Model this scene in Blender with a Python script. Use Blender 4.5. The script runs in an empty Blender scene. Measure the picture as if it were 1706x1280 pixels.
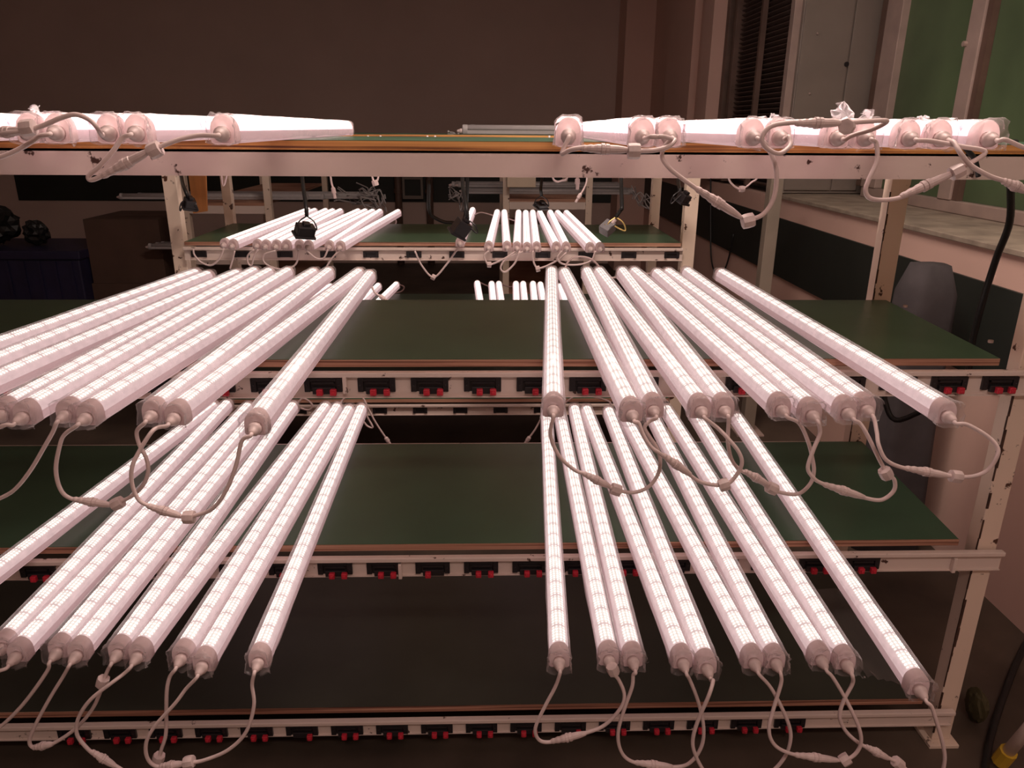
import bpy, bmesh, math, random
from mathutils import Vector, Matrix, Euler
random.seed(7)
S = bpy.context.scene
COL = S.collection
# ------------------------------------------------------------------ camera
FOC, PIT, YAW, ROLL = 1250.6, math.radians(18.868), math.radians(-1.758), math.radians(0.408)
EYE = 1.5                                   # eye height above the floor (metres)
def ray(x, y):
    c, s = math.cos(ROLL), math.sin(ROLL); a, b = x-853, y-640
    xx, yy = c*a+s*b, -s*a+c*b
    xr, u = xx/FOC, -yy/FOC
    yf = math.cos(PIT)+u*math.sin(PIT); Z = -math.sin(PIT)+u*math.cos(PIT)
    return Vector((xr*math.cos(YAW)-yf*math.sin(YAW), xr*math.sin(YAW)+yf*math.cos(YAW), Z))
def onZ(x, y, z):
    r = ray(x, y); k = (z-EYE)/r.z; return Vector((r.x*k, r.y*k, z))
def onY(x, y, Y):
    r = ray(x, y); k = Y/r.y; return Vector((r.x*k, Y, EYE+r.z*k))
def onX(x, y, X):
    r = ray(x, y); k = X/r.x; return Vector((X, r.y*k, EYE+r.z*k))
cd = bpy.data.cameras.new('camera'); cam = bpy.data.objects.new('camera', cd); COL.objects.link(cam)
cd.sensor_fit = 'HORIZONTAL'; cd.sensor_width = 36; cd.lens = FOC/1706*36; cd.clip_start = .02; cd.clip_end = 60
f0 = ray(853, 640); rt = (ray(953, 640)-f0).normalized(); up = -(ray(853, 740)-f0).normalized(); bk = rt.cross(up)
cam.matrix_world = Matrix(((rt.x, up.x, bk.x, 0), (rt.y, up.y, bk.y, 0), (rt.z, up.z, bk.z, EYE), (0, 0, 0, 1)))
S.camera = cam
# ------------------------------------------------------------------ world, exposure
w = bpy.data.worlds.new('night'); S.world = w; w.use_nodes = True
w.node_tree.nodes['Background'].inputs[0].default_value = (.75, .9, .8, 1)
w.node_tree.nodes['Background'].inputs[1].default_value = .05
S.view_settings.view_transform = 'Standard'; S.view_settings.look = 'None'
S.view_settings.exposure = 0.0; S.view_settings.gamma = 1; S.view_settings.use_curve_mapping = False
# added fill light overhead, above the near rack; no real fitting there
ld = bpy.data.lights.new('fill_lamp', 'AREA'); ld.shape = 'RECTANGLE'; ld.size = 1.2; ld.size_y = .3; ld.energy = 52; ld.color = (1, .80, .70)
lo = bpy.data.objects.new('fill_lamp', ld); COL.objects.link(lo); lo.location = (.45, 1.75, 3.15)
l2 = ld.copy(); l2.energy = 34; l2.size = 1.6; l2.color = (1, .76, .68)          # second added fill light, unseen behind the camera, to brighten front faces
lp = bpy.data.objects.new('fill_lamp', l2); COL.objects.link(lp); lp.location = (.5, -1.1, 3.15)
GLOW = 1.0
# ------------------------------------------------------------------ materials
def new_mat(name):
    m = bpy.data.materials.new(name); m.use_nodes = True; nt = m.node_tree
    return m, nt, nt.nodes['Principled BSDF']
def N(nt, t, **kw):
    n = nt.nodes.new(t)
    for k, v in kw.items():
        if k in n.inputs: n.inputs[k].default_value = v
        else: setattr(n, k, v)
    return n
def mat(name, col, rough=.5, metal=0, var=.12, scale=6, bump=0, spec=.5, stretch=None):
    m, nt, b = new_mat(name); L = nt.links
    tc = N(nt, 'ShaderNodeTexCoord'); no = N(nt, 'ShaderNodeTexNoise', Scale=scale, Detail=4.0)
    if stretch:
        mp = N(nt, 'ShaderNodeMapping'); mp.inputs['Scale'].default_value = stretch
        L.new(tc.outputs['Object'], mp.inputs[0]); L.new(mp.outputs[0], no.inputs['Vector'])
    else: L.new(tc.outputs['Object'], no.inputs['Vector'])
    r = N(nt, 'ShaderNodeValToRGB')
    r.color_ramp.elements[0].position = .3; r.color_ramp.elements[1].position = .7
    r.color_ramp.elements[0].color = (*[c*(1-var) for c in col], 1)
    r.color_ramp.elements[1].color = (*[min(1, c*(1+var)) for c in col], 1)
    L.new(no.outputs['Fac'], r.inputs[0]); L.new(r.outputs[0], b.inputs['Base Color'])
    b.inputs['Roughness'].default_value = rough; b.inputs['Metallic'].default_value = metal
    b.inputs['Specular IOR Level'].default_value = spec
    if bump:
        bp = N(nt, 'ShaderNodeBump', Strength=bump, Distance=.002); L.new(no.outputs['Fac'], bp.inputs['Height']); L.new(bp.outputs[0], b.inputs['Normal'])
    return m
def paint_mat(name, col, rust, amount=.62, scale=14):
    """old cream paint, chipped through to dark rusty steel"""
    m, nt, b = new_mat(name); L = nt.links
    tc = N(nt, 'ShaderNodeTexCoord')
    n1 = N(nt, 'ShaderNodeTexNoise', Scale=scale, Detail=6.0, Roughness=.62)
    n2 = N(nt, 'ShaderNodeTexNoise', Scale=3.0, Detail=3.0)
    for n in (n1, n2): L.new(tc.outputs['Object'], n.inputs['Vector'])
    r = N(nt, 'ShaderNodeValToRGB'); e = r.color_ramp.elements
    e[0].position = amount; e[0].color = (0, 0, 0, 1); e[1].position = amount+.03; e[1].color = (1, 1, 1, 1)
    L.new(n1.outputs['Fac'], r.inputs[0])
    r2 = N(nt, 'ShaderNodeValToRGB'); e = r2.color_ramp.elements
    e[0].position = .3; e[0].color = (*[c*.86 for c in col], 1); e[1].position = .75; e[1].color = (*col, 1)
    L.new(n2.outputs['Fac'], r2.inputs[0])
    mx = N(nt, 'ShaderNodeMix', data_type='RGBA'); L.new(r.outputs[0], mx.inputs[0]); L.new(r2.outputs[0], mx.inputs[6]); mx.inputs[7].default_value = (*rust, 1)
    L.new(mx.outputs[2], b.inputs['Base Color']); b.inputs['Roughness'].default_value = .45
    return m
def plywood_mat(name, c0, c1, c2):
    m, nt, b = new_mat(name); L = nt.links
    tc = N(nt, 'ShaderNodeTexCoord'); mp = N(nt, 'ShaderNodeMapping'); mp.inputs['Scale'].default_value = (2.2, 2.2, 220)
    no = N(nt, 'ShaderNodeTexNoise', Scale=1.0, Detail=5.0)
    L.new(tc.outputs['Object'], mp.inputs[0]); L.new(mp.outputs[0], no.inputs['Vector'])
    r = N(nt, 'ShaderNodeValToRGB'); e = r.color_ramp.elements
    e[0].position = .32; e[0].color = (*c0, 1); e[1].position = .72; e[1].color = (*c2, 1)
    k = e.new(.5); k.color = (*c1, 1)
    L.new(no.outputs['Fac'], r.inputs[0]); L.new(r.outputs[0], b.inputs['Base Color']); b.inputs['Roughness'].default_value = .6
    return m
def glow_mat(name, base, dot, pitch=.0078, group=6, gain=1.0):
    """LED lens: rows of white chips with a red chip pair at regular intervals, behind a pinkish ribbed lens"""
    m, nt, b = new_mat(name); L = nt.links; nt.nodes.remove(b); out = nt.nodes['Material Output']
    tc = N(nt, 'ShaderNodeTexCoord'); sp = N(nt, 'ShaderNodeSeparateXYZ'); L.new(tc.outputs['Object'], sp.inputs[0])
    def M(op, a, bb=None, c=None):
        n = N(nt, 'ShaderNodeMath', operation=op)
        for i, v in enumerate((a, bb, c)):
            if v is None: continue
            if isinstance(v, (int, float)): n.inputs[i].default_value = v
            else: L.new(v, n.inputs[i])
        return n.outputs[0]
    # along the tube: pulse at each chip
    fy = M('FRACT', M('DIVIDE', sp.outputs['Y'], pitch)); cy = M('SUBTRACT', 1.0, M('MULTIPLY', M('ABSOLUTE', M('SUBTRACT', fy, .5)), 2.0))
    # across: two double rows of chips
    ax = M('ABSOLUTE', sp.outputs['X'])
    rows = M('MAXIMUM', M('SUBTRACT', 1.0, M('DIVIDE', M('ABSOLUTE', M('SUBTRACT', M('ABSOLUTE', M('SUBTRACT', ax, .0066)), .0030)), .0024)), 0.0)
    strip = M('MINIMUM', M('MAXIMUM', M('DIVIDE', M('SUBTRACT', .0138, ax), .004), 0.0), 1.0)
    chip = M('MULTIPLY', rows, M('POWER', cy, 2.0))
    # a red chip row every `group` chips
    fg = M('FRACT', M('DIVIDE', sp.outputs['Y'], pitch*group)); rd = M('ABSOLUTE', M('SUBTRACT', fg, .5))
    red = M('MAXIMUM', M('SUBTRACT', 1.0, M('MULTIPLY', rd, 5.0)), 0.0)
    white = M('SUBTRACT', 1.0, M('MINIMUM', M('MULTIPLY', red, 1.05), 1.0))
    no = N(nt, 'ShaderNodeTexNoise', Scale=55.0, Detail=2.0); L.new(tc.outputs['Object'], no.inputs['Vector'])
    c0 = N(nt, 'ShaderNodeMix', data_type='RGBA'); L.new(M('MULTIPLY', strip, M('ADD', M('MULTIPLY', white, .80), .18)), c0.inputs[0])
    c0.inputs[6].default_value = (*base, 1); c0.inputs[7].default_value = (1.0, .87, .78, 1)
    c1 = N(nt, 'ShaderNodeMix', data_type='RGBA'); L.new(M('MULTIPLY', chip, M('ADD', M('MULTIPLY', white, .95), .05)), c1.inputs[0])
    L.new(c0.outputs[2], c1.inputs[6]); c1.inputs[7].default_value = (*dot, 1)
    em = N(nt, 'ShaderNodeEmission'); L.new(c1.outputs[2], em.inputs['Color'])
    L.new(M('MULTIPLY', M('ADD', .78, M('MULTIPLY', no.outputs['Fac'], .45)), GLOW*gain), em.inputs['Strength'])
    gl = N(nt, 'ShaderNodeBsdfGlossy', Roughness=.2); gl.inputs['Color'].default_value = (.06, .06, .06, 1)
    ad = N(nt, 'ShaderNodeAddShader'); L.new(em.outputs[0], ad.inputs[0]); L.new(gl.outputs[0], ad.inputs[1])
    L.new(ad.outputs[0], out.inputs[0])
    return m
def film_mat():
    m, nt, b = new_mat('clear plastic film'); L = nt.links; nt.nodes.remove(b); out = nt.nodes['Material Output']
    tc = N(nt, 'ShaderNodeTexCoord'); mp = N(nt, 'ShaderNodeMapping'); mp.inputs['Scale'].default_value = (1, .25, 1)
    no = N(nt, 'ShaderNodeTexNoise', Scale=60.0, Detail=5.0, Roughness=.7)
    L.new(tc.outputs['Object'], mp.inputs[0]); L.new(mp.outputs[0], no.inputs['Vector'])
    bp = N(nt, 'ShaderNodeBump', Strength=.7, Distance=.004); L.new(no.outputs['Fac'], bp.inputs['Height'])
    tr = N(nt, 'ShaderNodeBsdfTransparent'); tr.inputs[0].default_value = (.98, .96, .97, 1)
    gl = N(nt, 'ShaderNodeBsdfGlossy', Roughness=.18); L.new(bp.outputs[0], gl.inputs['Normal'])
    tl = N(nt, 'ShaderNodeBsdfTranslucent'); tl.inputs[0].default_value = (.9, .86, .87, 1)
    df = N(nt, 'ShaderNodeBsdfDiffuse'); df.inputs[0].default_value = (.9, .82, .81, 1)
    a = N(nt, 'ShaderNodeMixShader', Fac=.5); L.new(gl.outputs[0], a.inputs[1]); L.new(df.outputs[0], a.inputs[2])
    a2 = N(nt, 'ShaderNodeMixShader', Fac=.3); L.new(a.outputs[0], a2.inputs[1]); L.new(tl.outputs[0], a2.inputs[2])
    lw = N(nt, 'ShaderNodeLayerWeight', Blend=.25); L.new(bp.outputs[0], lw.inputs['Normal'])
    mr = N(nt, 'ShaderNodeMapRange'); mr.inputs[3].default_value = .08; mr.inputs[4].default_value = .60
    L.new(lw.outputs['Facing'], mr.inputs[0])
    mx = N(nt, 'ShaderNodeMixShader'); L.new(mr.outputs[0], mx.inputs[0]); L.new(tr.outputs[0], mx.inputs[1]); L.new(a2.outputs[0], mx.inputs[2])
    L.new(mx.outputs[0], out.inputs[0])
    return m
def frosted(name, col, t=.35, rough=.4):
    m, nt, b = new_mat(name); L = nt.links; out = nt.nodes['Material Output']
    tc = N(nt, 'ShaderNodeTexCoord'); no = N(nt, 'ShaderNodeTexNoise', Scale=40.0, Detail=3.0); L.new(tc.outputs['Object'], no.inputs['Vector'])
    r = N(nt, 'ShaderNodeValToRGB'); r.color_ramp.elements[0].color = (*[c*.82 for c in col], 1); r.color_ramp.elements[1].color = (*col, 1)
    L.new(no.outputs['Fac'], r.inputs[0]); L.new(r.outputs[0], b.inputs['Base Color']); b.inputs['Roughness'].default_value = rough
    tl = N(nt, 'ShaderNodeBsdfTranslucent'); L.new(r.outputs[0], tl.inputs[0])
    mx = N(nt, 'ShaderNodeMixShader', Fac=t); L.new(b.outputs[0], mx.inputs[1]); L.new(tl.outputs[0], mx.inputs[2]); L.new(mx.outputs[0], out.inputs[0])
    return m
M_glow = glow_mat('led lens', (.78, .55, .54), (7.0, 6.1, 5.5))
M_glow_top = glow_mat('led lens of the top tubes', (.80, .46, .50), (16, 13.0, 11.8), gain=3.8)
M_base = frosted('tube base plastic', (.36, .29, .31), .3)
nt_ = M_base.node_tree; ob_ = nt_.nodes['Material Output']; sh_ = ob_.inputs[0].links[0].from_socket
e_ = nt_.nodes.new('ShaderNodeEmission'); e_.inputs[0].default_value = (1, .64, .63, 1); e_.inputs[1].default_value = .36     # the lens wraps round: the tube's flanks glow faintly too
a_ = nt_.nodes.new('ShaderNodeAddShader'); nt_.links.new(sh_, a_.inputs[0]); nt_.links.new(e_.outputs[0], a_.inputs[1]); nt_.links.new(a_.outputs[0], ob_.inputs[0])
M_cap = frosted('frosted end cap', (.72, .57, .56), .4, .3)
M_capoff = frosted('unlit tube plastic', (.62, .58, .58), .3, .3)
M_cable = mat('white cable sheath', (.72, .58, .56), .38, var=.06, scale=30)
M_conn = mat('white connector shell', (.66, .53, .51), .42, var=.1, scale=60, bump=.2)
M_film = film_mat()
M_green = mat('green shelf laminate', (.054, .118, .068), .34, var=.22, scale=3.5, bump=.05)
M_bottom_lam = mat('bottom shelf laminate', (.052, .056, .042), .4, var=.3, scale=3.0, bump=.05)  # near rack's bottom board: browner, less green than the other shelves
M_rust = mat('bare rusty steel', (.06, .028, .018), .8, var=.5, scale=60)
M_ply = plywood_mat('plywood edge', (.16, .05, .02), (.62, .28, .08), (.85, .46, .15))
M_ply2 = plywood_mat('weathered plywood edge', (.14, .055, .035), (.40, .20, .13), (.62, .38, .27))
M_paint = paint_mat('chipped cream paint', (.80, .67, .60), (.07, .03, .02), .635, 22)
M_post = paint_mat('chipped cream post paint', (.86, .70, .57), (.08, .03, .015), .615, 20)
M_black = mat('black plastic', (.018, .015, .017), .35, var=.3, scale=20)
M_dark = mat('dark rubber', (.012, .012, .012), .45, var=.3, scale=20)
M_red = mat('red plastic', (.50, .025, .045), .35, var=.15, scale=40)
M_grey = mat('grey plastic', (.20, .19, .20), .35, var=.1, scale=20)
M_wall = mat('pinkish cream wall paint', (.66, .51, .45), .85, var=.06, scale=1.2)
M_wall2 = mat('cream wall paint', (.74, .50, .42), .8, var=.05, scale=1.2)
M_band = mat('dark green gloss dado paint', (.018, .022, .018), .55, var=.2, scale=2)
M_floor = mat('worn green-brown floor', (.075, .055, .04), .55, var=.45, scale=3, bump=.1)
M_ceil = mat('ceiling paint', (.80, .74, .70), .9, var=.04, scale=1)
M_sill = mat('dusty sill', (.34, .28, .22), .7, var=.3, scale=9)
M_alu = mat('window frame metal', (.42, .32, .28), .5, var=.12, scale=8)
M_brown = mat('brown window frame', (.14, .085, .065), .5, var=.2, scale=8)
M_cab = mat('grey painted cabinet steel', (.25, .21, .18), .55, var=.08, scale=4)
M_carton = mat('brown corrugated cardboard', (.09, .05, .035), .8, var=.15, scale=5)
M_blue = mat('dark blue plastic crate', (.018, .016, .05), .5, var=.2, scale=6)
M_cloth = mat('grey cloth', (.06, .052, .055), .9, var=.2, scale=12, bump=.4)
M_orange = mat('orange plywood', (.70, .30, .10), .6, var=.2, scale=2, stretch=(14, 14, 1))
M_beige = mat('beige board', (.62, .50, .38), .6, var=.06, scale=6)
M_yellow = mat('yellow plastic', (.55, .36, .03), .5, var=.2, scale=9)
M_brass = mat('bare wire ends', (.75, .55, .2), .35, .6, var=.2, scale=30)
def glass_mat():
    m, nt, b = new_mat('green window glass'); L = nt.links; out = nt.nodes['Material Output']
    tc = N(nt, 'ShaderNodeTexCoord'); no = N(nt, 'ShaderNodeTexNoise', Scale=1.6, Detail=3.0); L.new(tc.outputs['Object'], no.inputs['Vector'])
    r = N(nt, 'ShaderNodeValToRGB'); e = r.color_ramp.elements
    e[0].position = .3; e[0].color = (.10, .14, .08, 1); e[1].position = .7; e[1].color = (.17, .25, .13, 1)
    L.new(no.outputs['Fac'], r.inputs[0]); L.new(r.outputs[0], b.inputs['Base Color'])
    b.inputs['Roughness'].default_value = .16
    tr = N(nt, 'ShaderNodeBsdfTransparent'); tr.inputs[0].default_value = (.35, .7, .35, 1)
    mx = N(nt, 'ShaderNodeMixShader', Fac=.25); L.new(b.outputs[0], mx.inputs[1]); L.new(tr.outputs[0], mx.inputs[2]); L.new(mx.outputs[0], out.inputs[0])
    return m
M_glass = glass_mat()
# ------------------------------------------------------------------ helpers
def tag(o, label=None, cat=None, group=None, kind=None):
    for k, v in (('label', label), ('category', cat), ('group', group), ('kind', kind)):
        if v: o[k] = v
    return o
def empty(name, loc, rot=(0, 0, 0)):
    o = bpy.data.objects.new(name, None); COL.objects.link(o); o.location = loc; o.rotation_euler = rot
    o.empty_display_size = .05; return o
def link_mesh(name, me, parent=None, loc=(0, 0, 0), rot=(0, 0, 0)):
    o = bpy.data.objects.new(name, me); COL.objects.link(o); o.location = loc; o.rotation_euler = rot
    if parent: o.parent = parent
    return o
def obj(name, bm, m, parent=None, loc=(0, 0, 0), smooth=False, local=True):
    """local: bm is given in world coordinates, shift into the parent's frame"""
    me = bpy.data.meshes.new(name); bmesh.ops.recalc_face_normals(bm, faces=bm.faces); bm.to_mesh(me); bm.free()
    for mm in (m if isinstance(m, (list, tuple)) else [m]): me.materials.append(mm)
    if smooth:
        for p in me.polygons: p.use_smooth = True
    if parent and local:
        p = parent; off = Vector((0, 0, 0))
        while p: off += Vector(p.location); p = p.parent
        me.transform(Matrix.Translation(-off))
    return link_mesh(name, me, parent, loc)
def add_box(bm, x0, x1, y0, y1, z0, z1, bev=0, mi=0):
    g = bmesh.ops.create_cube(bm, size=1, matrix=Matrix.Translation(((x0+x1)/2, (y0+y1)/2, (z0+z1)/2)) @ Matrix.Diagonal((x1-x0, y1-y0, z1-z0, 1)))
    vs = g['verts']; fs = {f for v in vs for f in v.link_faces}
    for f in fs: f.material_index = mi
    if bev:
        es = list({e for v in vs for e in v.link_edges})
        bmesh.ops.bevel(bm, geom=es, offset=bev, segments=2, affect='EDGES', profile=.5)
def box(x0, x1, y0, y1, z0, z1, bev=0):
    bm = bmesh.new(); add_box(bm, x0, x1, y0, y1, z0, z1, bev); return bm
def add_prism(bm, pts, z0, z1, mi=0):
    a = [bm.verts.new((x, y, z0)) for x, y in pts]; b = [bm.verts.new((x, y, z1)) for x, y in pts]
    n = len(pts); fs = [bm.faces.new(a[::-1]), bm.faces.new(b)] + [bm.faces.new((a[i], a[(i+1) % n], b[(i+1) % n], b[i])) for i in range(n)]
    for f in fs: f.material_index = mi
    return fs
def spline(pts, per=7):
    P = [Vector(p) for p in pts]; P = [P[0]*2-P[1]] + P + [P[-1]*2-P[-2]]; out = []
    for i in range(1, len(P)-2):
        a, b, c, d = P[i-1:i+3]
        for k in range(per):
            t = k/per
            out.append(.5*((2*b)+(c-a)*t+(2*a-5*b+4*c-d)*t*t+(3*b-3*c+d-a)*t**3))
    out.append(P[-2]); return out
def add_tube(bm, path, r, n=8):
    rings = []; t0 = (path[1]-path[0]).normalized(); u = t0.orthogonal().normalized()
    for i, p in enumerate(path):
        t = (path[min(i+1, len(path)-1)]-path[max(i-1, 0)])
        if t.length < 1e-9: t = t0
        t.normalize(); u = (u-t*u.dot(t))
        u = u.normalized() if u.length > 1e-6 else t.orthogonal().normalized()
        v = t.cross(u); rr = r[i] if isinstance(r, (list, tuple)) else r
        rings.append([bm.verts.new(p+(u*math.cos(2*math.pi*k/n)+v*math.sin(2*math.pi*k/n))*rr) for k in range(n)])
    for a, b in zip(rings, rings[1:]):
        for k in range(n): bm.faces.new((a[k], a[(k+1) % n], b[(k+1) % n], b[k]))
    bm.faces.new(rings[0][::-1]); bm.faces.new(rings[-1])
ORD = ['first', 'second', 'third', 'fourth', 'fifth', 'sixth', 'seventh', 'eighth', 'ninth', 'tenth', 'eleventh', 'twelfth', 'thirteenth', 'fourteenth', 'fifteenth']
def nth(i, side):       # 0 -> 'leftmost'/'rightmost', 1 -> 'second from the left'
    if i == 0: return side+'most'
    return ORD[i]+' from the '+side
# ------------------------------------------------------------------ room shell
XR, XW, YB, XL, YF, ZC = 1.68, 2.12, 8.75, -5.6, -2.2, 3.25
def struct(name, bm, m, parent=None):
    o = obj(name, bm, m, parent)
    if not parent: o['kind'] = 'structure'
    return o
struct('floor', box(XL-.1, XW+.5, YF-.1, YB+.2, -.1, 0), M_floor)
struct('ceiling', box(XL-.1, XW+.5, YF-.1, YB+.2, ZC, ZC+.1), M_ceil)
struct('wall_back', box(XL, XW+.5, YB, YB+.15, 0, ZC), M_wall)
struct('wall_left', box(XL-.12, XL, YF, YB, 0, ZC), M_wall)
struct('wall_front', box(XL, XW+.5, YF-.1, YF, 0, ZC), M_wall)
SILL = EYE-.355; BT, BB = EYE-.484, EYE-.806
bm = bmesh.new()
add_box(bm, XR, XR+.55, YF, YB, 0, SILL-.02)                       # wall below the windows
add_box(bm, XR, XR+.55, 5.95, YB, SILL-.02, ZC)                    # solid wall at the back
add_box(bm, XR, XR+.55, 4.35, 5.95, 2.95, ZC)
add_box(bm, XR, XR+.55, YF, 4.35, 2.95, ZC)
struct('wall_right', bm, M_wall2)
struct('trim_1', box(XR-.012, XR-.001, YF, 8.72, BB, BT), M_band)   # dark green band, right wall
struct('trim_2', box(XL+.35, XR-.013, YB-.012, YB-.001, BB, BT), M_band)  # and along the back wall
# pilasters in the back right corner
struct('trim_3', box(XR-.30, XR-.001, 8.30, YB-.013, 0, ZC), M_wall2)
struct('trim_4', box(XR-.06, XR-.001, 6.5, 7.4, SILL, ZC), M_wall2)
struct('trim_5', box(XR-.10, XR-.001, 5.80, 6.05, SILL, ZC), M_wall2)
# sill
bm = bmesh.new(); add_box(bm, XR-.015, XW+.08, YF, 4.46, SILL-.02, SILL, .003); struct('trim_6', bm, M_sill)
# glazing on the right wall
def window(name, y0, y1, x, zb, zt, fr, parts):
    root = empty(name, (x, (y0+y1)/2, zb)); root['kind'] = 'structure'
    return root
w1 = window('window_1', 1.0, 4.4, XW, SILL, 2.95, .05, 0)
bm = bmesh.new(); add_box(bm, XW-.03, XW+.05, YF, 4.30, SILL+.001, SILL+.055, .004); obj('bottom_rail', bm, M_alu, w1)
bm = bmesh.new(); add_box(bm, XW-.03, XW+.05, YF, 4.30, 2.89, 2.95, .004); obj('top_rail', bm, M_alu, w1)
for y0, y1, mm, nm in ((4.14, 4.30, M_alu, 'frame_post'), (4.30, 4.36, M_brown, 'frame_post'), (3.44, 3.54, M_alu, 'mullion'), (1.9, 2.0, M_alu, 'mullion'), (.4, .5, M_alu, 'mullion')):
    obj(nm, box(XW-.035, XW+.045, y0, y1, SILL+.056, 2.889, .004), mm, w1)
for y0, y1 in ((3.545, 4.139), (2.005, 3.439), (.505, 1.895), (YF, .395)):
    obj('pane', box(XW+.004, XW+.012, y0, y1, SILL+.056, 2.889), M_glass, w1)
obj('sash_edge', box(XW-.025, XW+.003, 3.40, 3.438, SILL+.056, 2.889), M_brown, w1)
bm = bmesh.new(); add_tube(bm, [Vector((XW-.05, 3.53, 1.86)), Vector((XW-.03, 3.53, 1.86))], .012, 8); obj('catch', bm, M_alu, w1)
# dark outside beyond the panes
struct('wall_outside', box(XW+.56, XW+.6, YF, 6.2, 0, ZC), M_band)
# louvred window between pilaster and cabinet
w2 = empty('window_2', (XR, 5.1, SILL)); w2['kind'] = 'structure'
LY0, LY1 = 4.56, 5.55
for y0, y1, mm in ((LY0-.06, LY0, M_alu), (LY1, LY1+.05, M_brown), (5.72, 5.79, M_brown)):
    obj('frame_post', box(XR-.01, XR+.07, y0, y1, SILL, 2.95, .003), mm, w2)
obj('divider', box(XR-.012, XR+.02, 5.02, 5.05, SILL+.01, 2.94), M_brown, w2)
obj('pane', box(XR+.03, XR+.036, LY1+.051, 5.719, SILL+.01, 2.94), M_glass, w2)
obj('backing', box(XR+.09, XR+.10, LY0, LY1, SILL, 2.94), M_dark, w2)
sl = None; zz = SILL+.03
while zz < 2.9:
    if sl is None:
        bm = bmesh.new(); add_box(bm, -.024, .024, LY0-5.1+.002, LY1-5.1-.002, -.0018, .0018)
        bmesh.ops.rotate(bm, verts=bm.verts, matrix=Matrix.Rotation(math.radians(24), 3, 'Y'))
        sl = obj('slat', bm, mat('dark louvre slat', (.15, .10, .085), .4, var=.3, scale=9), w2, local=False)
    else:
        c = sl.copy(); COL.objects.link(c); sl2 = c
    (sl if zz < SILL+.031 else sl2).location = (.045, 0, zz-SILL); zz += .029
# tall grey steel cabinet standing on the sill against the end of the glazing
cb = empty('steel_cabinet', (1.93, 4.5, SILL)); tag(cb, 'tall grey steel cabinet on the window sill between louvre and green glass', 'cabinet')
obj('body', box(XR+.03, XW+.10, 4.47, 4.545, SILL+.001, 2.9, .006), M_cab, cb)
obj('door', box(XR+.035, 1.985, 4.458, 4.469, SILL+.02, 2.88, .003), M_cab, cb)
obj('door', box(1.992, XW+.02, 4.458, 4.469, SILL+.02, 2.88, .003), M_cab, cb)
for px, py in ((1362, 56), (1349, 156), (1336, 335), (1372, 335)):
    p = onY(px, py, 4.455); bm = bmesh.new(); bmesh.ops.create_uvsphere(bm, u_segments=8, v_segments=5, radius=.007, matrix=Matrix.Translation(p)); obj('rivet', bm, M_alu, cb)
p = onY(1410, 107, 4.456); bm = bmesh.new(); add_tube(bm, [p, p+Vector((0, -.006, 0))], .013, 10); obj('lock', bm, M_black, cb)
# ------------------------------------------------------------------ racks
def z_at(y, Y, x=853): return onY(x, y, Y).z
L1, L2, L3, L4 = EYE-.0245, EYE-.4605, EYE-.901, EYE-1.3597
TH = .0165
def rack_root(name, loc, label): return tag(empty(name, loc), label, 'shelf rack')
def make_socket(detail=True, w=.078, h=.030):
    bm = bmesh.new()
    # frame ring with a recessed cavity and a lip across the top
    add_box(bm, -w/2, -w/2+.012, -.006, .004, -h/2, h/2, .001); add_box(bm, w/2-.012, w/2, -.006, .004, -h/2, h/2, .001)
    add_box(bm, -w/2+.012, w/2-.012, -.006, .004, h/2-.007, h/2); add_box(bm, -w/2+.012, w/2-.012, -.001, .004, -h/2, h/2-.007)
    if detail:
        add_box(bm, -w/2+.016, w/2-.016, -.008, -.001, h/2-.012, h/2-.0075)
        add_box(bm, -.022, .026, -.009, -.001, -h/2-.004, -h/2+.011, .001)
        for s in (-1, 1): bmesh.ops.create_uvsphere(bm, u_segments=6, v_segments=4, radius=.0018, matrix=Matrix.Translation((s*(w/2-.006), -.006, 0)))
    me = bpy.data.meshes.new('socket'); bmesh.ops.recalc_face_normals(bm, faces=bm.faces); bm.to_mesh(me); bm.free(); me.materials.append(M_black); return me
SOCK = make_socket(); SOCK2 = make_socket(False, .064, .026)
bm = bmesh.new(); add_box(bm, -.0065, .0065, -.007, .004, -.007, .007, .002); add_box(bm, -.0035, .0035, -.010, -.006, -.004, .003, .001)
TERM = bpy.data.meshes.new('terminal'); bm.to_mesh(TERM); bm.free(); TERM.materials.append(M_red)
def world_off(p):
    o = Vector((0, 0, 0))
    while p: o += Vector(p.location); p = p.parent
    return o
# ---- near rack
R1 = rack_root('shelf_rack', (-.2, 1.8, 0), 'near cream steel rack with green shelves and a row of black sockets')
X0, X1 = -1.62, 1.136
FY, BY = 1.505, 2.085
for x0, y0 in ((X0-.04, FY), (X1, FY), (X0-.04, BY+.002), (X1-.038, BY+.002)):
    pw = .04 if x0 < 0 else .047 if y0 == FY else .054
    bm = bmesh.new(); add_box(bm, x0, x0+pw, y0, y0+.04, .012, L1-.066, .002)
    obj('post', bm, M_post, R1)
    bm = bmesh.new(); add_box(bm, x0-.015, x0+.062, y0-.02, y0+.055, 0, .011, .002); obj('foot_plate', bm, M_post, R1)
def board(R, z, xl, xr, xrb, fy, by, th=TH, m=None, lam=None):
    pts = [(xl, fy), (xr, fy), (xrb, by), (xl, by)]
    bm = bmesh.new(); add_prism(bm, pts, z-th, z-.0012); b = obj('shelf_board', bm, m or M_ply2, R)
    bm = bmesh.new(); add_prism(bm, [(xl+.001, fy+.002), (xr-.001, fy+.002), (xrb-.001, by-.001), (xl+.001, by-.001)], z-.0012, z)
    obj('laminate', bm, lam or M_green, b)
    return b
board(R1, L1, X0, 1.30, 1.30, 1.495, BY, .018, M_ply)
for z in (L2, L3, L4): board(R1, z, X0, 1.092, 1.135, 1.508, BY-.002, TH, None, M_bottom_lam if z == L4 else None)
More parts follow.
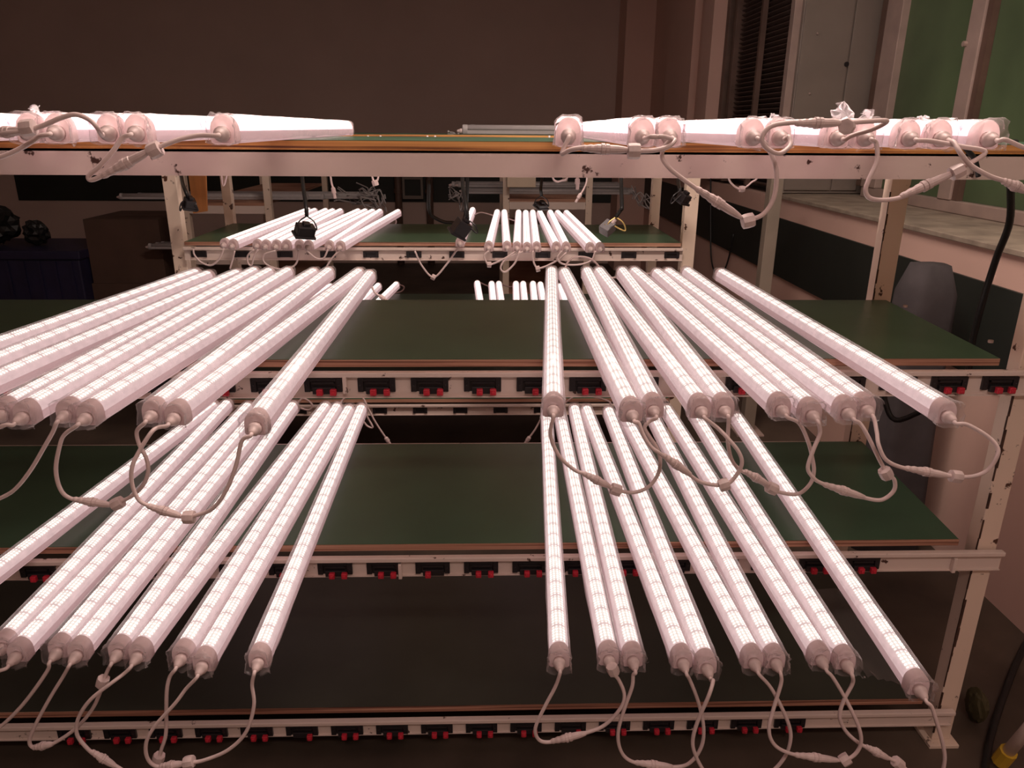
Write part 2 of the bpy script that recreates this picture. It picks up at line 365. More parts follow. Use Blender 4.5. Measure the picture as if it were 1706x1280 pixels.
# plain top beam
bm = bmesh.new(); add_box(bm, X0-.05, 1.33, 1.493, 1.499, L1-.064, L1-.0185); add_box(bm, X0-.05, 1.33, 1.493, 1.53, L1-.0225, L1-.0185)
add_box(bm, X0-.05, 1.33, 1.493, 1.515, L1-.066, L1-.063)
obj('top_beam', bm, M_paint, R1)
bm = bmesh.new(); add_box(bm, X0-.05, 1.2, BY+.045, BY+.05, L1-.064, L1-.019); obj('rear_beam', bm, M_paint, R1)
def socket_beam(R, z, xl, xr, y, mat_, xs, mesh, terms, h=.056, th=TH, face=.046, sockz=-.029, dz=0):
    t = z-th-.004
    bm = bmesh.new()
    add_box(bm, xl, xr, y-.012, y+.004, t-.011, t, .002)                 # projecting lip
    add_box(bm, xl, xr, y, y+.004, t-h, t-.009)                          # face
    add_box(bm, xl, xr, y-.004, y+.02, t-h-.002, t-h+.001)               # return along the bottom
    b = obj('socket_beam', bm, mat_, R); off = world_off(b)
    for i, x in enumerate(xs):
        o = link_mesh('socket', mesh, b, Vector((x, y-.0005, t+sockz+dz))-off)
        for dx in terms[i] if terms else ():
            link_mesh('terminal', TERM, b, Vector((x+dx, y-.012, t+sockz+dz-.013))-off)
    return b
pitch = .1105
def xrow(px, py, Y, n0, n1): 
    c = onY(px, py, Y).x; return [c+i*pitch for i in range(n0, n1)]
xs2 = xrow(716, 642, 1.49, -8, 12)
socket_beam(R1, L2, X0-.02, 1.235, 1.492, M_paint, xs2, SOCK, [((-.006, .022) if i % 7 != 3 else (.0, .02)) for i in range(len(xs2))])
xs3 = xrow(721, 948, 1.49, -8, 10)
socket_beam(R1, L3, X0-.02, 1.19, 1.492, M_paint, xs3, SOCK, [((-.006, .022) if i % 5 != 3 else (-.01,)) for i in range(len(xs3))], h=.050)
xs4 = xrow(728, 1213, 1.49, -8, 9)
socket_beam(R1, L4, X0-.02, 1.165, 1.492, M_paint, xs4, SOCK, [((-.006, .022) if i % 6 != 5 else (.02,)) for i in range(len(xs4))], h=.046)
for z in (L2, L3, L4):
    obj('rear_beam', box(X0-.04, 1.14, BY+.043, BY+.048, z-.07, z-.02), M_paint, R1)
# joints on the socket beams (pale weld seams)
for px, py in ((575, 640), (667, 950), (1588, 940)):
    p = onY(px, py, 1.487); obj('seam', box(p.x-.004, p.x+.004, 1.4795, 1.4915, p.z-.020, p.z+.018, .001), M_paint, R1)
# small screws on the board edge near the right side
for px, py in ((1508, 512), (1650, 571)):
    p = onZ(px, py, L2+.001); bm = bmesh.new(); add_tube(bm, [p, p+Vector((0, 0, .006))], .006, 8); obj('screw', bm, M_alu, R1)
# paint chipped off along the posts' corners: ragged rust lines, slightly proud
def rust_line(R, x, y, z0, z1, seed, wmax=.004):
    rnd = random.Random(seed); bm = bmesh.new(); z = z0; k = 0
    while z < z1:
        L = rnd.uniform(.008, .05)
        if rnd.random() < .78:
            a = rnd.uniform(.0008, wmax); b = rnd.uniform(.0008, wmax*.6)
            add_prism(bm, [(x-.0006, y-.0006), (x+a, y-.0006), (x+a, y+.0004), (x+.0004, y+.0004), (x+.0004, y+b), (x-.0006, y+b)], z, min(z+L, z1))
        z += L
    obj('rust_line', bm, M_rust, R)['kind'] = 'stuff'
rust_line(R1, X1, FY, .02, L1-.08, 1, .006); rust_line(R1, X1-.038, BY+.002, .02, L1-.08, 2)
# ---- second rack
R2 = rack_root('shelf_rack', (-.1, 3.5, 0), 'second cream steel rack standing behind the near rack')
F2, B2 = 3.205, 3.83
M1, M2, M3, M4 = L1-.004, L2, EYE-.815, EYE-1.165
xl2 = onY(268, 288, F2).x; xr2 = onY(1145, 300, F2).x
for x0, y0 in ((xl2, F2), (xr2, F2), (xl2+.02, B2), (xr2-.01, B2)):
    obj('post', box(x0, x0+(.056 if y0 == F2 else .044), y0, y0+.044, .01, M1-.07, .002), M_post, R2)
    obj('foot_plate', box(x0-.02, x0+.06, y0-.02, y0+.06, 0, .0095), M_post, R2)
for z in (M1, M2, M3, M4): board(R2, z, xl2+.058, xr2-.005, xr2-.005, F2-.003, B2-.002, TH, M_ply if z == M1 else M_ply2)
xs = [onY(618+71.6*i, 418, 3.19).x for i in range(-4, 8)]
socket_beam(R2, M2, xl2+.058, xr2+.0, F2-.018, M_paint, xs, SOCK2, None, h=.052)
obj('top_beam', box(xl2, xr2+.04, F2-.02, F2-.014, M1-.07, M1-.02), M_paint, R2)
xs = [onY(700+67*i, 679, 3.19).x for i in range(-5, 8)]
socket_beam(R2, M4, xl2+.058, xr2+.0, F2-.018, M_paint, xs, SOCK2, None, h=.05)
socket_beam(R2, M3, xl2+.058, xr2+.0, F2-.018, M_paint, xs, SOCK2, None, h=.05)
for z in (M1, M2, M3): obj('rear_beam', box(xl2+.03, xr2, B2+.043, B2+.048, z-.07, z-.02), M_paint, R2)
# ---- two racks further back, standing end-on
def far_rack(pxl, pxr, Y, depth, label, levels):
    xa, xb = onY(pxl, 300, Y).x, onY(pxr, 300, Y).x
    R = tag(empty('end_on_rack', ((xa+xb)/2, Y+depth/2, 0)), label, 'shelf rack')
    for x in (xa, xb-.045):
        for y in (Y, Y+depth-.045): obj('post', box(x, x+.045, y, y+.045, 0, EYE-.05, .002), M_post, R)
    for z in levels:
        obj('cross_beam', box(xa+.046, xb-.046, Y+.002, Y+.03, z-.07, z-.02), M_paint, R)
        obj('shelf_board', box(xa+.046, xb-.046, Y+.003, Y+depth-.003, z-.0195, z), M_ply2, R)
    return xa, xb, R
RX1 = far_rack(838, 988, 5.35, 1.8, 'end-on cream rack behind the middle of the second rack', (EYE-.47, EYE-.80, EYE-1.13))
RX2 = far_rack(296, 448, 5.0, 1.8, 'end-on cream rack behind the left part of the second rack', (EYE-.47, EYE-.80, EYE-1.13))
# ------------------------------------------------------------------ light tubes
TL = 1.24; TW = .0172; TB = .0175; TT = .0385
def profile(hw, zb, zm, zt, n=10):
    dome = [(hw*math.cos(math.pi*k/n), zm+(zt-zm)*math.sin(math.pi*k/n)) for k in range(n+1)]
    return dome
def sweep(prof, ys, name, m, close=True, caps=True, smooth=True):
    bm = bmesh.new(); rings = [[bm.verts.new((x, y, z)) for x, z in prof] for y in ys]; n = len(prof)
    for a, b in zip(rings, rings[1:]):
        for k in range(n if close else n-1): bm.faces.new((a[k], a[(k+1) % n], b[(k+1) % n], b[k]))
    if caps and close: bm.faces.new(rings[0][::-1]); bm.faces.new(rings[-1])
    bmesh.ops.recalc_face_normals(bm, faces=bm.faces)
    me = bpy.data.meshes.new(name); bm.to_mesh(me); bm.free(); me.materials.append(m)
    if smooth:
        for p in me.polygons: p.use_smooth = len(p.vertices) == 4
    return me
CAPL = .020
dome = profile(TW, 0, TB, TT)
LENS = sweep(dome, (CAPL, TL-CAPL), 'diffuser', M_glow)
basep = [(TW, TB-.0002), (-TW, TB-.0002), (-TW, .003), (-TW+.003, .0004), (TW-.003, .0004), (TW, .003)]
LENS_TOP = sweep(dome, (CAPL, TL-CAPL), 'diffuser', M_glow_top)
BASE = sweep(basep, (CAPL, TL-CAPL), 'base', M_base, smooth=False)
BASE_OFF = sweep(basep, (CAPL, TL-CAPL), 'base', M_capoff, smooth=False)
LENS_OFF = sweep(dome, (CAPL, TL-CAPL), 'diffuser', M_capoff)
def cap_mesh(front=True, m=M_cap):
    bm = bmesh.new(); secs = [(CAPL+.001, 1.05), (.004, 1.06), (.0015, 1.02), (0, .93), (.0012, .80), (.0012, .55), (.003, .5)]
    rings = []
    cz = .0195
    base = profile(TW, 0, TB, TT, 12)[:-1]+[(-TW, TB), (-TW, .003), (-TW+.004, .0003), (TW-.004, .0003), (TW, .003)]
    for y, s in secs: rings.append([bm.verts.new((x*s, y, cz+(z-cz)*s)) for x, z in base])
    n = len(base)
    for a, b in zip(rings, rings[1:]):
        for k in range(n): bm.faces.new((a[k], a[(k+1) % n], b[(k+1) % n], b[k]))
    bm.faces.new(rings[-1]); bmesh.ops.recalc_face_normals(bm, faces=bm.faces)
    me = bpy.data.meshes.new('end_cap'); bm.to_mesh(me); bm.free(); me.materials.append(m)
    for p in me.polygons: p.use_smooth = True
    return me
CAP = cap_mesh(); CAP_OFF = cap_mesh(m=M_capoff)
def gland_mesh():
    bm = bmesh.new(); prof = [(.002, .0105), (-.005, .0112), (-.010, .0106), (-.011, .0090), (-.017, .0072), (-.022, .0050), (-.0235, .0032)]
    add_tube(bm, [Vector((0, y, .0130)) for y, r in prof], [r for y, r in prof], 12)
    bmesh.ops.recalc_face_normals(bm, faces=bm.faces); me = bpy.data.meshes.new('cable_gland'); bm.to_mesh(me); bm.free(); me.materials.append(M_conn)
    for p in me.polygons: p.use_smooth = len(p.vertices) == 4
    return me
GLAND = gland_mesh()
def film_mesh(seed):
    rnd = random.Random(seed); bm = bmesh.new()
    ys = [-.014, -.011, -.007, -.002, .004, .014, .03, .06, .12, .2, .32, .46, .6, .75, .9, 1.02, 1.12, 1.18, 1.215, 1.245]
    n = 22; rings = []
    for i, y in enumerate(ys):
        endk = max(0, 1-(y+.02)/.035); ring = []
        skew = rnd.uniform(-1, 1)
        for k in range(n):
            a = 2*math.pi*k/n; ca, sa = math.cos(a), math.sin(a)
            x = (TW+.0022)*max(-1, min(1, ca*1.25)); z = .0195+(.0205)*max(-1, min(1, sa*1.12))
            z = max(z, .0004)
            j = .0006+.0034*endk
            x += rnd.uniform(-1, 1)*j+.0012*skew*(sa < 0); z += rnd.uniform(-.6, 1)*j*(1 if sa > -.3 else .2)
            if sa < -.2 and y < .03: z = min(z, .004)-.003*endk; x *= 1.03
            ring.append(bm.verts.new((x, y+rnd.uniform(-.004, .004)*endk, z)))
        rings.append(ring)
    for a, b in zip(rings, rings[1:]):
        for k in range(n): bm.faces.new((a[k], a[(k+1) % n], b[(k+1) % n], b[k]))
    # a torn flap at the open end
    for q in range(2):
        k = rnd.randrange(n); v0 = rings[0][k].co; v1 = rings[0][(k+1) % n].co
        prev = (rings[0][k], rings[0][(k+1) % n])
        for s in range(1, 4):
            d = Vector((rnd.uniform(-.006, .006), rnd.uniform(-.004, .003), rnd.uniform(-.007, .006)))
            nv = (bm.verts.new(prev[0].co+d), bm.verts.new(prev[1].co+d*.8)); bm.faces.new((prev[0], prev[1], nv[1], nv[0])); prev = nv
    bmesh.ops.recalc_face_normals(bm, faces=bm.faces)
    me = bpy.data.meshes.new('film_sleeve'); bm.to_mesh(me); bm.free(); me.materials.append(M_film)
    for p in me.polygons: p.use_smooth = True
    return me
FILMS = [film_mesh(s) for s in range(6)]
def tube(front, far, z, label, group, full=True, lit=True, lens=None):
    """a tube whose front cap's face stands at `front`, pointing to `far`; the thing's origin is on the board"""
    d = Vector((far[0]-front[0], far[1]-front[1], 0)); ang = math.atan2(-d.x, d.y)
    root = empty('light_tube', (front[0], front[1], z), (0, 0, ang)); tag(root, label, 'light tube', group)
    link_mesh('diffuser', (lens or LENS) if lit else LENS_OFF, root); link_mesh('base', BASE if lit else BASE_OFF, root)
    cm = CAP if lit else CAP_OFF
    link_mesh('end_cap', cm, root); link_mesh('end_cap', cm, root, (0, TL, 0), (0, 0, math.pi))
    link_mesh('cable_gland', GLAND, root)
    if full:
        link_mesh('cable_gland', GLAND, root, (0, TL, 0), (0, 0, math.pi))
        f = link_mesh('film_sleeve', random.choice(FILMS), root)
        tag(f, 'crumpled clear plastic film around the tube')
    dn = d.normalized()
    root_pt = Vector((front[0], front[1], z+.0130))
    return {'gland': root_pt-dn*.0205, 'rear': root_pt+dn*(TL+.0205), 'root': root, 'dir': dn}
def relax(A, gap=.0385):
    """A: list of [front, far]; push neighbours apart so tubes lie side by side without cutting into each other"""
    for _ in range(60):
        for i in range(len(A)-1):
            for e in (0, 1):
                dx = A[i+1][e].x-A[i][e].x
                if dx < gap:
                    A[i][e].x -= (gap-dx)/2; A[i+1][e].x += (gap-dx)/2
def fan(fr, fa, z, name, side, group, full=True):
    A = []
    for p, q in zip(fr, fa):
        F = onZ(p[0], p[1], z+.019); G = onZ(q[0], q[1], z+.03)
        if len(p) > 2:                                   # only a passing point is known: keep the far end
            dn = (F-G); dn.z = 0; dn.normalize(); F = G+dn*TL
        else:
            dn = (G-F); dn.z = 0; dn.normalize(); G = F+dn*TL
        A.append([F, G])
    relax(A); out = []
    n = len(A)
    for i, (F, G) in enumerate(A):
        k = i if side == 'left' else n-1-i
        out.append(tube(F, G, z, 'lit LED tube, %s in the %s' % (nth(k, side), name), group, full))
    return out
T = {}
T['2L'] = fan([(0, 577, 1), (0, 603, 1), (0, 634, 1), (3, 686), (38, 690), (110, 687), (143, 691), (253, 687), (291, 691), (425, 707)],
              [(330, 451), (350, 454), (397, 452), (416, 453), (447, 451), (466, 458), (514, 456), (538, 457), (593, 457), (609, 460)],
              L2, 'left bunch, near rack upper shelf', 'right', 'lit tubes fanned out on the left of the upper green shelf')
T['2R'] = fan([(922, 678), (1053, 686), (1089, 679), (1168, 680), (1207, 679), (1302, 678), (1353, 687), (1412, 683), (1443, 678), (1578, 688)],
              [(921, 454), (941, 456), (982, 455), (1002, 456), (1042, 456), (1063, 455), (1102, 457), (1120, 457), (1152, 455), (1209, 457)],
              L2, 'right bunch, near rack upper shelf', 'left', 'lit tubes fanned out on the right of the upper green shelf')
T['3L'] = fan([(0, 950, 1), (4, 1075), (26, 1089), (96, 1082), (127, 1087), (197, 1085), (228, 1089), (302, 1092), (337, 1105), (430, 1099)],
              [(359, 670), (377, 671), (414, 673), (438, 673), (462, 673), (488, 673), (541, 677), (560, 677), (582, 678), (602, 677)],
              L3, 'left bunch, near rack middle shelf', 'right', 'lit tubes fanned out on the left of the middle green shelf')
T['3R'] = fan([(932, 1098), (1015, 1095), (1055, 1097), (1139, 1100), (1177, 1109), (1258, 1100), (1291, 1100), (1368, 1095), (1410, 1102), (1532, 1144)],
              [(911, 690), (934, 690), (958, 678), (976, 678), (1013, 679), (1035, 679), (1085, 685), (1110, 678), (1166, 700), (1226, 690)],
              L3, 'right bunch, near rack middle shelf', 'left', 'lit tubes fanned out on the right of the middle green shelf')
def top_row(fx, ax, name, side, group):
    A = [[onY(p, y, 1.125), onY(q, y, 2.36)] for (p, y), q in zip(fx, ax)]
    relax(A); out = []; n = len(A)
    for i, (F, G) in enumerate(A):
        k = i if side == 'left' else n-1-i
        out.append(tube(F, G, L1, 'film-wrapped lit tube, %s in the %s' % (nth(k, side), name), group, lens=LENS_TOP))
    return out
T['1L'] = top_row([(-190, 205), (-120, 205), (-75, 205), (50, 207), (90, 208), (185, 208), (222, 209), (370, 212)], [190, 260, 320, 385, 410, 455, 495, 578],
                  'left bunch, near rack top shelf', 'right', 'lit tubes on the left of the top shelf')
T['1R'] = top_row([(947, 225), (1072, 213), (1114, 213), (1255, 218), (1299, 220), (1395, 220), (1441, 220), (1515, 220), (1568, 220), (1647, 222)],
                  [935, 968, 990, 1046, 1070, 1115, 1140, 1180, 1210, 1245],
                  'right bunch, near rack top shelf', 'left', 'lit tubes on the right of the top shelf')
T['bL'] = fan([(373, 406), (387, 408), (429, 408), (441, 409), (461, 409), (475, 409), (499, 409), (512, 410), (548, 410), (566, 411)],
              [(490, 357), (502, 358), (526, 357), (539, 357), (551, 358), (581, 357), (594, 357), (609, 357), (620, 358), (651, 358)],
              M2, 'left bunch, second rack upper shelf', 'right', 'small lit tubes on the left of the second rack', False)
T['bR'] = fan([(766, 404), (814, 411), (850, 411), (863, 412), (876, 413), (889, 412), (928, 412), (943, 412), (985, 413), (999, 413)],
              [(784, 356), (829, 358), (839, 358), (866, 358), (876, 358), (889, 358), (899, 358), (922, 358), (932, 358), (951, 360)],
              M2, 'right bunch, second rack upper shelf', 'left', 'small lit tubes on the right of the second rack', False)
def fan2(tips, thr, z, name, side, group):
    A = []
    for p, q in zip(tips, thr):
        G = onZ(p[0], p[1], z+.03); F = onZ(q[0], q[1], z+.03); dn = (F-G); dn.z = 0; dn.normalize(); A.append([G+dn*TL, G])
    relax(A); n = len(A)
    return [tube(F, G, z, 'lit tube peeking out, %s in the %s' % (nth(i if side == 'left' else n-1-i, side), name), group, False) for i, (F, G) in enumerate(A)]
T['cL'] = fan2([(500, 477), (517, 477), (535, 475), (552, 474), (631, 473), (661, 471)], [(455, 497), (475, 497), (492, 497), (515, 497), (606, 497), (634, 497)],
               M3, 'left bunch, second rack lower shelf', 'right', 'lit tubes on the left of the lower shelf of the second rack')
T['cR'] = fan2([(795, 469), (820, 470), (830, 470), (861, 470), (870, 470), (888, 470), (900, 471), (932, 474)], [(801, 497), (822, 497), (836, 497), (859, 497), (876, 497), (888, 497), (905, 497), (940, 497)],
               M3, 'right bunch, second rack lower shelf', 'left', 'lit tubes on the right of the lower shelf of the second rack')
# ------------------------------------------------------------------ unlit tubes lying crosswise on the far racks and on top
OFFD = .044
def cross_tubes(xc, y0, z, offs, name, group):
    for i, dx in enumerate(offs):
        x = xc+dx-TL/2; o = (x, y0+i*OFFD)
        tube(o, (o[0]+TL, o[1]), z, 'unlit tube, %s in the %s' % ('nearest' if i == 0 else ORD[i]+' nearest', name), group, False, False)
xc1 = (RX1[0]+RX1[1])/2; xc2 = (RX2[0]+RX2[1])/2
cross_tubes(xc1+.03, 5.75, EYE-.469, (.0, .03, -.02, .04, .0), 'row laid crosswise on the middle end-on rack', 'unlit tubes on the middle end-on rack')
cross_tubes(xc1-.02, 5.84, EYE-.469+.0405, (.0, -.05, -.02), 'upper layer laid crosswise on the middle end-on rack', 'upper unlit tubes on the middle end-on rack')
cross_tubes(xc2+.08, 5.2, EYE-.469, (-.22, -.12, .12, .2, .15, .2), 'row laid crosswise on the left end-on rack', 'unlit tubes on the left end-on rack')
cross_tubes(xc2+.0, 5.2, EYE-.799, (.0, .03, .05), 'row on the lower level of the left end-on rack', 'unlit tubes on the lower level of the left end-on rack')
xt = onY(772, 222, 3.4).x+TL/2
cross_tubes(xt, 3.3, M1, (.0, .03), 'pair laid crosswise on top of the second rack', 'unlit tubes on top of the second rack')
# ------------------------------------------------------------------ cables
RC = .0033
def cable(name, label, pts, group, r=RC, conns=(), nuts=(), m=M_cable, mc=M_conn, cat='cable', plug=None, k=1.0):
    c = sum((Vector(p) for p in pts), Vector())/len(pts)
    root = tag(empty(name, tuple(c)), label, cat, group)
    path = spline(pts, 6); bm = bmesh.new(); add_tube(bm, path, r, 8); obj('cord', bm, m, root, smooth=True)
    for a, b in conns:
        a, b = Vector(a), Vector(b); L = (b-a).length; d = (b-a)/max(L, 1e-6)
        prof = [(0, 1.1), (.06, 1.5), (.12, 1.35), (.2, 1.75), (.27, 1.6), (.34, 2.0), (.42, 2.0), (.43, 2.45), (.50, 2.45), (.505, 1.9), (.52, 1.9), (.525, 2.3), (.6, 2.25), (.61, 1.9), (.78, 1.8), (.9, 1.5), (1, 1.15)]
        bm = bmesh.new(); add_tube(bm, [a+d*L*t for t, q in prof], [r*q for t, q in prof], 12); obj('connector', bm, mc, root, smooth=False)
    for p, q in nuts:
        p, q = Vector(p), Vector(q); d = (q-p).normalized()*.0085*k; prof = [(-1, 2.2), (-.95, 3.1), (-.3, 3.3), (.3, 3.3), (.95, 3.1), (1, 2.2)]
        bm = bmesh.new(); add_tube(bm, [p+d*t for t, s in prof], [r*s for t, s in prof], 8); obj('lock_nut', bm, mc, root)
    if plug:
        a, b = Vector(pts[-1]), Vector(pts[-2]); d = (a-b).normalized(); prof = [(-.004, 1.2), (0, 2.2), (.014, 2.3), (.0145, 1.6), (.03, 1.5), (.031, 1.0)]
        bm = bmesh.new(); add_tube(bm, [a+d*t*k for t, s in prof], [r*s for t, s in prof], 10); obj('plug', bm, mc, root)
    return root
def front_cable(A, px, B, label, group, conn=None, nut=None, dy=0., Y=None, plug=None):
    """A / B: tubes whose front glands the cable leaves; px: way points in between, hung in the plane just in front of the racks"""
    ya = A['gland'].y if A else None; yb = B['gland'].y if B else None
    if ya is None: ya = yb
    if yb is None: yb = ya
    n = len(px); P = []
    for i, (x, y) in enumerate(px):
        t = (i+1)/(n+1); e = min(1, 4*t, 4*(1-t)) if (A and B) else min(1, 4*t)
        P.append(onY(x, y, ya*(1-t)+yb*t-.012*e+dy*e))
    def near(q):          # a way point's position in the hung cable, from its pixel
        j = min(range(n), key=lambda i: (px[i][0]-q[0])**2+(px[i][1]-q[1])**2); return onY(q[0], q[1], P[j].y)
    pts = []
    if A: pts += [A['gland'], A['gland']-A['dir']*.008+Vector((0, 0, -.002))]
    pts += P
    if B: pts += [B['gland']-B['dir']*.008+Vector((0, 0, -.002)), B['gland']]
    cn = [(near(conn[0]), near(conn[1]))] if conn else []
    nt = [(near(q), near(q2)) for q, q2 in nut] if nut else []
    return cable('jumper_cable', label, pts, group, conns=cn, nuts=nt, plug=plug)
G2 = 'white jumper cables hanging from the upper green shelf'; G3 = 'white jumper cables hanging from the middle green shelf'; G1 = 'white jumper cables at the front of the top shelf'
a = T['2L']
front_cable(a[4], [(10, 708), (-8, 716), (-30, 735)], None, 'white cable leaving the photo at left edge from fifth tube of upper left bunch', G2)
front_cable(a[5], [(88, 720), (75, 743), (50, 785), (22, 818), (-12, 836)], None, 'white cable sweeping down to the left edge below the upper left bunch', G2)
front_cable(a[6], [(108, 724), (100, 741), (93, 781), (100, 814), (116, 830), (150, 838), (183, 842), (208, 833), (226, 822), (240, 806), (247, 784), (243, 762), (232, 741), (228, 719)], a[7],
            'white cable looping between leftmost cut-off pair and next pair, upper left bunch', G2, ((122, 832), (186, 842)), [((196, 839), (202, 836))])
front_cable(a[8], [(262, 713), (251, 722), (232, 752), (220, 779), (220, 806), (229, 830), (243, 841), (275, 852), (305, 861), (340, 855), (361, 841), (380, 811), (394, 773), (403, 735)], a[9],
            'white cable looping to the rightmost tube of the upper left bunch', G2, ((246, 843), (300, 860)), [((315, 862), (320, 862))], dy=-.02)
a = T['2R']
front_cable(a[0], [(917, 725), (931, 759), (957, 783), (978, 791), (1000, 802), (1018, 813), (1051, 821), (1078, 813), (1095, 793), (1100, 770), (1095, 748), (1082, 728), (1074, 712), (1084, 701)], a[2],
            'white cable looping from leftmost to third tube of the upper right bunch', G2, ((972, 789), (1016, 811)), [((1026, 816), (1032, 818))])
front_cable(a[1], [(1064, 705), (1072, 725), (1085, 745), (1100, 756), (1122, 772), (1142, 786), (1169, 804), (1207, 808), (1226, 793), (1236, 772), (1230, 752), (1212, 730), (1194, 712)], a[3],
            'white cable looping from second to fourth tube of the upper right bunch', G2, ((1104, 758), (1150, 791)), [((1206, 808), (1212, 806))], dy=-.02)
front_cable(a[4], [(1213, 720), (1213, 740), (1219, 766), (1233, 783), (1260, 797), (1277, 810), (1301, 821), (1330, 823), (1350, 806), (1356, 785), (1353, 762), (1346, 735), (1332, 706)], a[5],
            'white cable looping from fifth to sixth tube of the upper right bunch', G2, ((1240, 785), (1280, 808)), [((1286, 814), (1292, 817))])
front_cable(a[6], [(1366, 722), (1355, 750), (1346, 779), (1354, 795), (1368, 805), (1405, 818), (1442, 830), (1469, 833), (1489, 818), (1490, 800), (1478, 788), (1465, 766), (1445, 725), (1433, 706)], a[7],
            'white cable looping from seventh to eighth tube of the upper right bunch', G2, ((1372, 807), (1440, 829)), [((1476, 789), (1472, 782))], dy=-.02)
front_cable(a[8], [(1458, 705), (1461, 722), (1464, 742), (1476, 766), (1502, 779), (1545, 787), (1592, 794), (1620, 794), (1645, 784), (1660, 763), (1662, 746), (1645, 727), (1612, 708)], a[9],
            'white cable reaching across the right post to the rightmost upper tube', G2, ((1508, 780), (1580, 793)), [((1592, 794), (1599, 795))], dy=-.035)
a = T['3L']
front_cable(a[2], [(2, 1117), (-14, 1122)], None, 'short white cable leaving at left edge below the middle left bunch', G3)
front_cable(a[3], [(80, 1116), (60, 1146), (34, 1179), (2, 1210), (-20, 1222)], None, 'white cable sweeping to left edge from fourth tube of middle left bunch', G3)
front_cable(a[4], [(105, 1128), (84, 1162), (60, 1206), (49, 1236), (60, 1247), (87, 1240), (124, 1216), (151, 1186), (165, 1159), (172, 1136), (180, 1116)], a[5],
            'white cable in a sharp bend under the middle left bunch', G3, ((55, 1246), (88, 1240)), [((171, 1136), (174, 1128))])
front_cable(a[6], [(204, 1125), (185, 1139), (151, 1166), (131, 1196), (128, 1223), (144, 1246), (161, 1260), (175, 1267), (195, 1278), (230, 1300)], None,
            'white cable curling down to the bottom edge under the middle left bunch', G3, ((152, 1252), (192, 1277)), dy=-.02)
front_cable(a[7], [(283, 1128), (278, 1150), (277, 1186), (276, 1226), (266, 1262), (275, 1290)], None,
            'white cable hanging straight down from eighth tube of middle left bunch', G3, None, [((264, 1264), (262, 1270))])
front_cable(a[8], [(310, 1148), (292, 1172), (259, 1209), (244, 1236), (245, 1262), (260, 1277), (290, 1276), (316, 1271), (340, 1267), (380, 1250), (410, 1220), (423, 1176), (420, 1142)], a[9],
            'long white cable looping to the rightmost tube of the middle left bunch', G3, ((266, 1277), (306, 1273)), [((315, 1270), (321, 1269))], dy=-.015)
a = T['3R']
front_cable(a[0], [(925, 1145), (907, 1179), (892, 1213), (897, 1232), (914, 1237), (945, 1229), (978, 1221), (1008, 1208), (1034, 1180), (1040, 1157), (1030, 1132)], a[1],
            'white cable looping between the two leftmost tubes of the middle right bunch', G3, ((918, 1236), (976, 1222)), [((1021, 1116), (1024, 1124))])
front_cable(a[2], [(1055, 1125), (1053, 1145), (1040, 1182), (1030, 1219), (1033, 1248), (1048, 1267), (1080, 1275), (1129, 1278), (1152, 1269), (1169, 1243), (1172, 1210), (1163, 1169), (1150, 1135)], a[3],
            'white cable looping from third to fourth tube of the middle right bunch', G3, ((1058, 1271), (1120, 1278)))
front_cable(a[4], [(1188, 1135), (1181, 1159), (1162, 1203), (1154, 1236), (1160, 1262), (1175, 1290)], None,
            'white cable hanging down from fifth tube of the middle right bunch', G3, dy=-.022)
front_cable(a[5], [(1284, 1146), (1304, 1183), (1317, 1220), (1313, 1250), (1300, 1272), (1280, 1292)], None, 'white cable hanging down from sixth tube of the middle right bunch', G3)
front_cable(a[6], [(1301, 1140), (1289, 1180), (1281, 1216), (1290, 1241), (1314, 1255), (1350, 1262), (1398, 1267), (1421, 1260), (1434, 1240), (1431, 1213), (1411, 1169), (1388, 1130)], a[7],
            'white cable looping from seventh to eighth tube of the middle right bunch', G3, ((1324, 1258), (1395, 1267)), [((1408, 1266), (1413, 1263))], dy=-.022)
front_cable(a[8], [(1420, 1140), (1405, 1169), (1399, 1196), (1411, 1221), (1435, 1241), (1460, 1253), (1478, 1262), (1500, 1274), (1520, 1292)], None,
            'white cable curling under the ninth tube of the middle right bunch', G3, ((1442, 1244), (1480, 1264)), [((1496, 1272), (1501, 1276))])
front_cable(a[9], [(1552, 1178), (1560, 1202), (1569, 1233), (1574, 1262), (1570, 1290)], None, 'white cable hanging from the rightmost tube of the middle shelf', G3)
a = T['1L']
front_cable(a[4], [(66, 227), (50, 238), (25, 252), (0, 262), (-25, 268)], None, 'white cable bending to the left edge across the top beam', G1)
front_cable(None, [(-30, 224), (0, 222), (25, 220), (47, 217), (75, 208), (100, 197), (125, 191), (148, 199), (162, 213)], a[5], 'white cable arching over the film ends on the left of the top shelf', G1, ((-20, 223), (44, 217)), [((47, 213), (54, 212))], dy=-.02)
front_cable(a[6], [(204, 230), (188, 252), (165, 278), (148, 293), (152, 300), (172, 292), (205, 272), (235, 256), (270, 243), (300, 232), (330, 226)], a[7], 'white cable with V-bend below the left part of the top beam', G1, ((170, 294), (250, 251)), [((258, 250), (268, 245))], dy=-.01)
a = T['1R']
front_cable(a[0], [(936, 256), (950, 250), (975, 246), (1010, 249), (1050, 251), (1085, 251), (1112, 245), (1124, 234)], a[2], 'white cable lying along the top board edge under the leftmost right-hand tubes', G1, ((968, 247), (1046, 250)), [((1056, 252), (1063, 252))], dy=-.015)
front_cable(a[1], [(1084, 228), (1096, 228), (1106, 228)], a[2], 'short straight white cable between second and third tube of the top right bunch', G1, dy=-.03)
front_cable(a[2], [(1108, 243), (1103, 262), (1116, 281), (1140, 300), (1165, 318), (1200, 343), (1240, 364), (1270, 358), (1289, 330), (1294, 290), (1287, 262), (1275, 240)], a[3], 'large white cable loop hanging below the top beam near the second rack post', G1, ((1160, 314), (1232, 361)), [((1246, 368), (1254, 366))])
